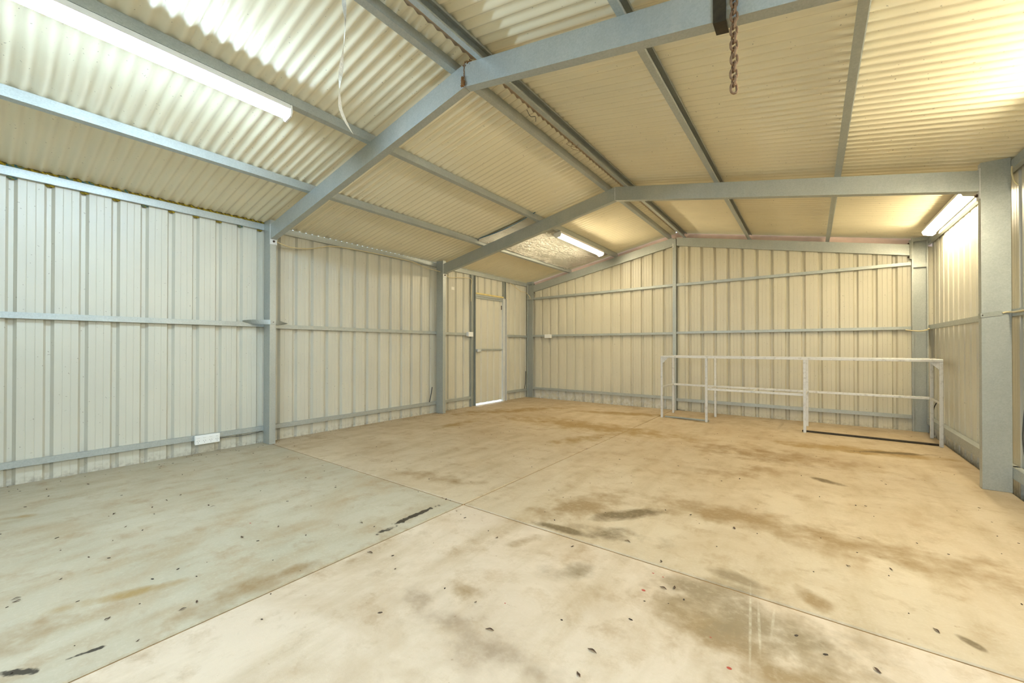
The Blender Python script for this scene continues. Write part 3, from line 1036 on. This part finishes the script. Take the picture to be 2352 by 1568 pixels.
xe_ = -4.818
cable('cable', [(XL - .01, Y1 + .066, 2.20), (-4.76, Y1 + .25, 2.185), (-4.80, Y1 + .50, 2.225), (xe_, Y1 + .80, 2.315), (xe_, Y1 + 1.3, 2.336), (xe_, Y2 - .55, 2.336), (-4.80, Y2 - .28, 2.29), (-4.72, Y2 - .02, 2.245)], .006,
      'cream cable sagging under the eave in the plain bay between two columns')
cable('cable', [(XL - .01, Y2 + .066, 2.21), (-4.78, Y2 + .25, 2.20), (xe_, Y2 + .5, 2.235), (-4.812, PJ0 - .03, 2.255), (-4.812, PJ0 - .02, 2.1), (-4.812, PJ0 - .02, 1.86)], .005,
      'cream cable from the column to the door post')
cable('cable', [(xe_, 6.45, 2.33), (-4.80, 6.62, 2.26), (-4.79, 6.78, 2.20), (-4.77, 6.92, 2.19), (-4.74, 7.02, 2.12), (-4.74, 7.04, 2.07)], .006,
      'cream cable looping down to the corner column near the door')
cable('cable', [(.96, Y3 - .004, 1.272), (1.01, Y3 - .02, 1.262), (1.09, Y3 - .022, 1.255), (1.15, Y3 - .02, 1.268), (1.158, Y3 - .06, 1.282)], .008,
      'cream cable across the corner column behind the bench frame')
cable('cable', [(XR + .10, Y2 - .012, 1.30), (XR + .12, Y2 - .012, 1.306), (XR + .138, Y2 - .03, 1.304), (XR + .138, Y2 - .12, 1.300), (XR + .138, Y2 - .5, 1.302)], .007,
      'cream cable leaving the strap on the wide-faced column')
cable('cable', [(1.155, Y2 - .06, 2.34), (1.15, Y2 - .08, 2.28), (1.155, Y2 - .10, 2.22), (1.165, Y2 - .13, 2.18)], .005, 'cream cable drooping from the eave beside the wide-faced column')
cable('cable', [(1.155, 4.62, 2.33), (1.13, 4.72, 2.27), (1.11, 4.82, 2.25), (1.125, 4.93, 2.29), (1.158, 5.0, 2.325)], .006, 'cream cable under the eave behind the wide-faced column')
cable('cable', [(1.17, 6.95, .22), (1.175, 6.85, .34), (1.19, 6.78, .42)], .005, 'black cable curving up behind the bench frame end', 'black_cable')
cable('cable', [(1.19, Y2 - .12, .62), (1.17, Y2 - .16, .42), (1.155, Y2 - .28, .25), (1.15, Y2 - .4, .195)], .004, 'thin black cable curving down beside the wide-faced column', 'black_cable')
cable('cable', [(-4.815, 1.535, .128), (-4.815, 1.62, .124), (-4.815, 1.72, .118), (-4.815, 1.82, .122), (-4.818, 1.93, .130)], .003, 'thin dark cable running from the power outlet to the column', 'black_cable')
cable('cable', [(-4.80, Y2 - .17, .19), (-4.81, Y2 - .13, .30), (-4.815, Y2 - .10, .42)], .007, 'short black cable behind the column foot at the plain bay', 'black_cable')
cable('cable', [(-4.80, 6.93, .19), (-4.81, 6.97, .30), (-4.815, 6.99, .55)], .007, 'short black cable in the corner beyond the door', 'black_cable')
cable('tie_wire', [(XRR + .03, 3.3, zt(XRR) - .002), (XRR + .0, 3.28, zt(XRR) - .03), (XRR - .05, 3.22, zt(XRR) - .01), (XRR - .03, 3.30, zt(XRR) + .03), (XRR - .06, 3.33, zt(XRR) + .0), (XRR - .01, 3.38, zt(XRR) - .02)], .0013,
      'tangle of rusty tie wire on the ridge purlin', 'rust', 'wire')
cable('tie_wire', [(XRL + .06, 2.70, ZT + .06), (XRL + .07, 2.74, ZT + .02), (XRL + .09, 2.78, ZT + .03), (XRL + .08, 2.80, ZT + .0)], .002, 'dark twist of wire between the ridge purlins', 'black_cable', 'wire')

# ------------------------------------------------------------------ foil blanket
fb = tag(empty('foil_blanket', ((XP1 + XP2) / 2, 5.7, zt(-3.3))), 'sagging silver foil insulation blanket under the roof beside the lit batten', 'insulation')
nx_, ny_ = 26, 60
V, Fs = [], []
fy0, fy1 = 4.36, 7.02
for i in range(ny_ + 1):
    yy = fy0 + (fy1 - fy0) * i / ny_
    for j in range(nx_ + 1):
        a = j / nx_
        x = XP1 + .004 + (XP2 - .052 - XP1) * a
        sag = .030 * math.sin(math.pi * a) * (.8 + .3 * noise.noise(Vector((yy * 1.3, 0, 0))))
        wr = .006 * noise.noise(Vector((x * 9, yy * 2.2, 3))) + .003 * noise.noise(Vector((x * 30, yy * 7, 9)))
        h = PH - .006 - sag + wr
        if j == 0: h = PH * .55 + .012 * noise.noise(Vector((yy * 14, 2, 0)))
        V.append((x - S / NS * h, yy, zt(x) + h / NS))
    if i:
        for j in range(nx_):
            q = (nx_ + 1) * (i - 1) + j
            Fs.append((q, q + 1, q + nx_ + 2, q + nx_ + 1))
part('foil_sheet', MB().add(V, Fs, True), M['foil'], fb)
# torn fringe of foil along the lower purlin
V, Fs = [], []
nn = 220
for i in range(nn + 1):
    yy = fy0 + .3 + (fy1 - fy0 - .35) * i / nn
    zig = .009 * (1 if i % 2 else -1) * (.6 + .5 * noise.noise(Vector((yy * 6, 0, 1))))
    hgt = .035 + .014 * noise.noise(Vector((yy * 3, 5, 0)))
    x = XP1 + .012 + zig * .5
    V += [(x, yy, zt(x) + PH + .0), (x + .004 + zig, yy, zt(x) + PH - hgt)]
    if i: Fs.append((2 * i - 2, 2 * i, 2 * i + 1, 2 * i - 1))
part('torn_fringe', MB().add(V, Fs), M['foil'], fb)
path = [(-3.80 + .95 * k / 12, fy0 - .004, zt(-3.80 + .95 * k / 12) + PH - .008 - .034 * math.sin(math.pi * k / 12)) for k in range(13)]
part('edge_tape', MB().ribbon(path, [(0, .3, 1)] * 13, .012, .0015), M['strap_blue'], fb)

# ------------------------------------------------------------------ foam scraps stuffed along the eave near the outlet
def foam(p, L, h, m, seed):
    mb = MB(); rnd = random.Random(seed)
    rings, seg = 7, 8
    V, Fs = [], []
    for i in range(rings):
        t_ = i / (rings - 1)
        rr = math.sin(math.pi * (.08 + .84 * t_)) ** .6
        for k in range(seg):
            a = 2 * math.pi * k / seg
            j = 1 + .35 * noise.noise(Vector((i * .9, k * .9, seed * 3.1)))
            V.append((math.cos(a) * h * .8 * rr * j, (t_ - .5) * L + h * .1 * j, math.sin(a) * h * rr * j))
    for i in range(rings - 1):
        for k in range(seg):
            l = (k + 1) % seg
            Fs.append((i * seg + k, i * seg + l, (i + 1) * seg + l, (i + 1) * seg + k))
    Fs += [tuple(range(seg - 1, -1, -1)), tuple((rings - 1) * seg + k for k in range(seg))]
    mb.add(V, Fs, True)
    o = mb.build('foam_scrap', m)
    o.location = p
    return o


k = 0
yy = .05
while yy < 1.93:
    L = random.uniform(.045, .085)
    blue = k in (2, 6, 8, 12)
    o = foam((-4.842, yy + L / 2, 2.413 + random.uniform(-.001, .004)), L * 1.25, random.uniform(.012, .017), M['foam_b' if blue else 'foam_y'], k)
    tag(o, 'blue foam scrap stuffed above the eave purlin by the power outlet bay' if blue else 'yellow foam scrap stuffed above the eave purlin by the power outlet bay', 'foam scrap',
        'blue foam scraps on the eave purlin' if blue else 'yellow foam scraps on the eave purlin')
    yy += L * random.uniform(.8, 1.0); k += 1
for i in range(10):
    yy = REF_L + i * PITCH - .03
    blue = i in (0, 4, 8)
    o = foam((XWL - .004, yy, 2.335), .052, .016, M['foam_b' if blue else 'foam_y'], 50 + i)
    tag(o, 'blue foam plug in a wall rib under the eave purlin' if blue else 'yellow foam plug in a wall rib under the eave purlin', 'foam scrap',
        'blue foam plugs in the wall ribs' if blue else 'yellow foam plugs in the wall ribs')

# paper scrap on the wall, paper on the gable
tag(MB().bbox((XWL + .001, 4.86, 2.02), (XWL + .004, 4.93, 2.07), .001).build('paper_scrap', M['paper']), 'small white paper scrap stuck on the wall beside the door', 'paper')

# ------------------------------------------------------------------ leaves and litter on the slab
LEAVES = [(-4.43, 0.56), (-4.52, 0.36), (-3.54, 0.82), (-3.59, 0.91), (-3.2, 0.96), (-3.16, 0.97), (-2.52, 0.91), (-2.89, 0.37), (-2.66, 0.13), (-2.63, 0.13), (-2.03, 0.57), (-2.02, 0.52),
          (-2.18, 0.33), (-1.93, 0.37), (-2.06, 1.97), (-2.02, 1.97), (-1.82, 1.87), (-0.8, 2.13), (-1.01, 1.9), (-1.58, 1.21), (-0.52, 1.81), (-0.48, 1.84), (-0.59, 2.02), (-0.61, 1.29),
          (-0.6, 1.17), (-1.39, 1.74), (-1.81, 1.23), (-0.36, 2.65), (-0.29, 3.05), (0.21, 2.92), (0.14, 2.52), (0.3, 2.6), (0.37, 2.14), (0.17, 1.76), (-1.11, 1.25), (-0.96, 1.16), (-0.46, 3.67),
          (-2.99, 4.08), (-2.49, 4.63), (-1.55, 4.43), (-2.12, 4.14), (-3.69, 3.83), (-1.96, 4.39), (-4.22, 4.57), (-4.13, 5.16), (-2.5, 1.09), (-2.26, 1.13), (-2.16, 1.41), (-3.21, 0.56),
          (-2.72, 0.26), (-3.52, 0.56), (-3.46, 0.73), (-3.73, 1.24), (-3.97, 1.58), (-3.47, 1.88), (-4.01, 1.83), (-3.09, 2.33)]


def leaf_mesh(L, w, seed):
    V, Fs = [], []
    n_ = 6
    for i in range(n_ + 1):
        t_ = i / n_
        ww = w * math.sin(math.pi * min(.97, max(.03, t_))) ** .8
        z = .0012 + .004 * math.sin(t_ * 3 + seed) ** 2
        V += [(-ww, (t_ - .5) * L, z + ww * .35), (0, (t_ - .5) * L, z), (ww, (t_ - .5) * L, z + ww * .35)]
        if i:
            q = 3 * i
            Fs += [(q - 3, q, q + 1, q - 2), (q - 2, q + 1, q + 2, q - 1)]
    return MB().add(V, Fs, True)


lv = [leaf_mesh(*a).build('dry_leaf', M['leaf']) for a in ((.026, .005, 1), (.018, .004, 2), (.034, .004, 3))]
for i, (x, y) in enumerate(LEAVES):
    o = lv[i] if i < 3 else lv[i % 3].copy()
    if i >= 3: COL.objects.link(o)
    o.location = (x, y, .0002)
    o.rotation_euler = (0, 0, random.uniform(0, 6.28))
    s_ = random.uniform(.7, 1.15); o.scale = (s_, s_, s_)
    tag(o, 'small dark dry leaf lying on the concrete slab', 'leaf', 'dry leaves scattered on the slab')

mb = MB()
for k in range(420):
    x = random.uniform(-4.8, 1.1); y = random.uniform(.0, 6.9)
    if random.random() < .25: x = random.uniform(-4.85, -4.6)
    r_ = random.uniform(.0015, .0045); a = random.uniform(0, 6.28); e = random.uniform(1, 2.6)
    q = []
    for j in range(5):
        b_ = a + j * 2 * math.pi / 5
        dx, dy = math.cos(b_) * r_ * e, math.sin(b_) * r_
        q.append((x + dx * math.cos(a) - dy * math.sin(a), y + dx * math.sin(a) + dy * math.cos(a), .0004))
    mb.extrude(q, (0, 0, random.uniform(.001, .002)))
lit = mb.build('floor_litter', M['litter'])
tag(lit, 'fine dark crumbs of leaf litter scattered over the concrete slab', 'litter', None, 'stuff')
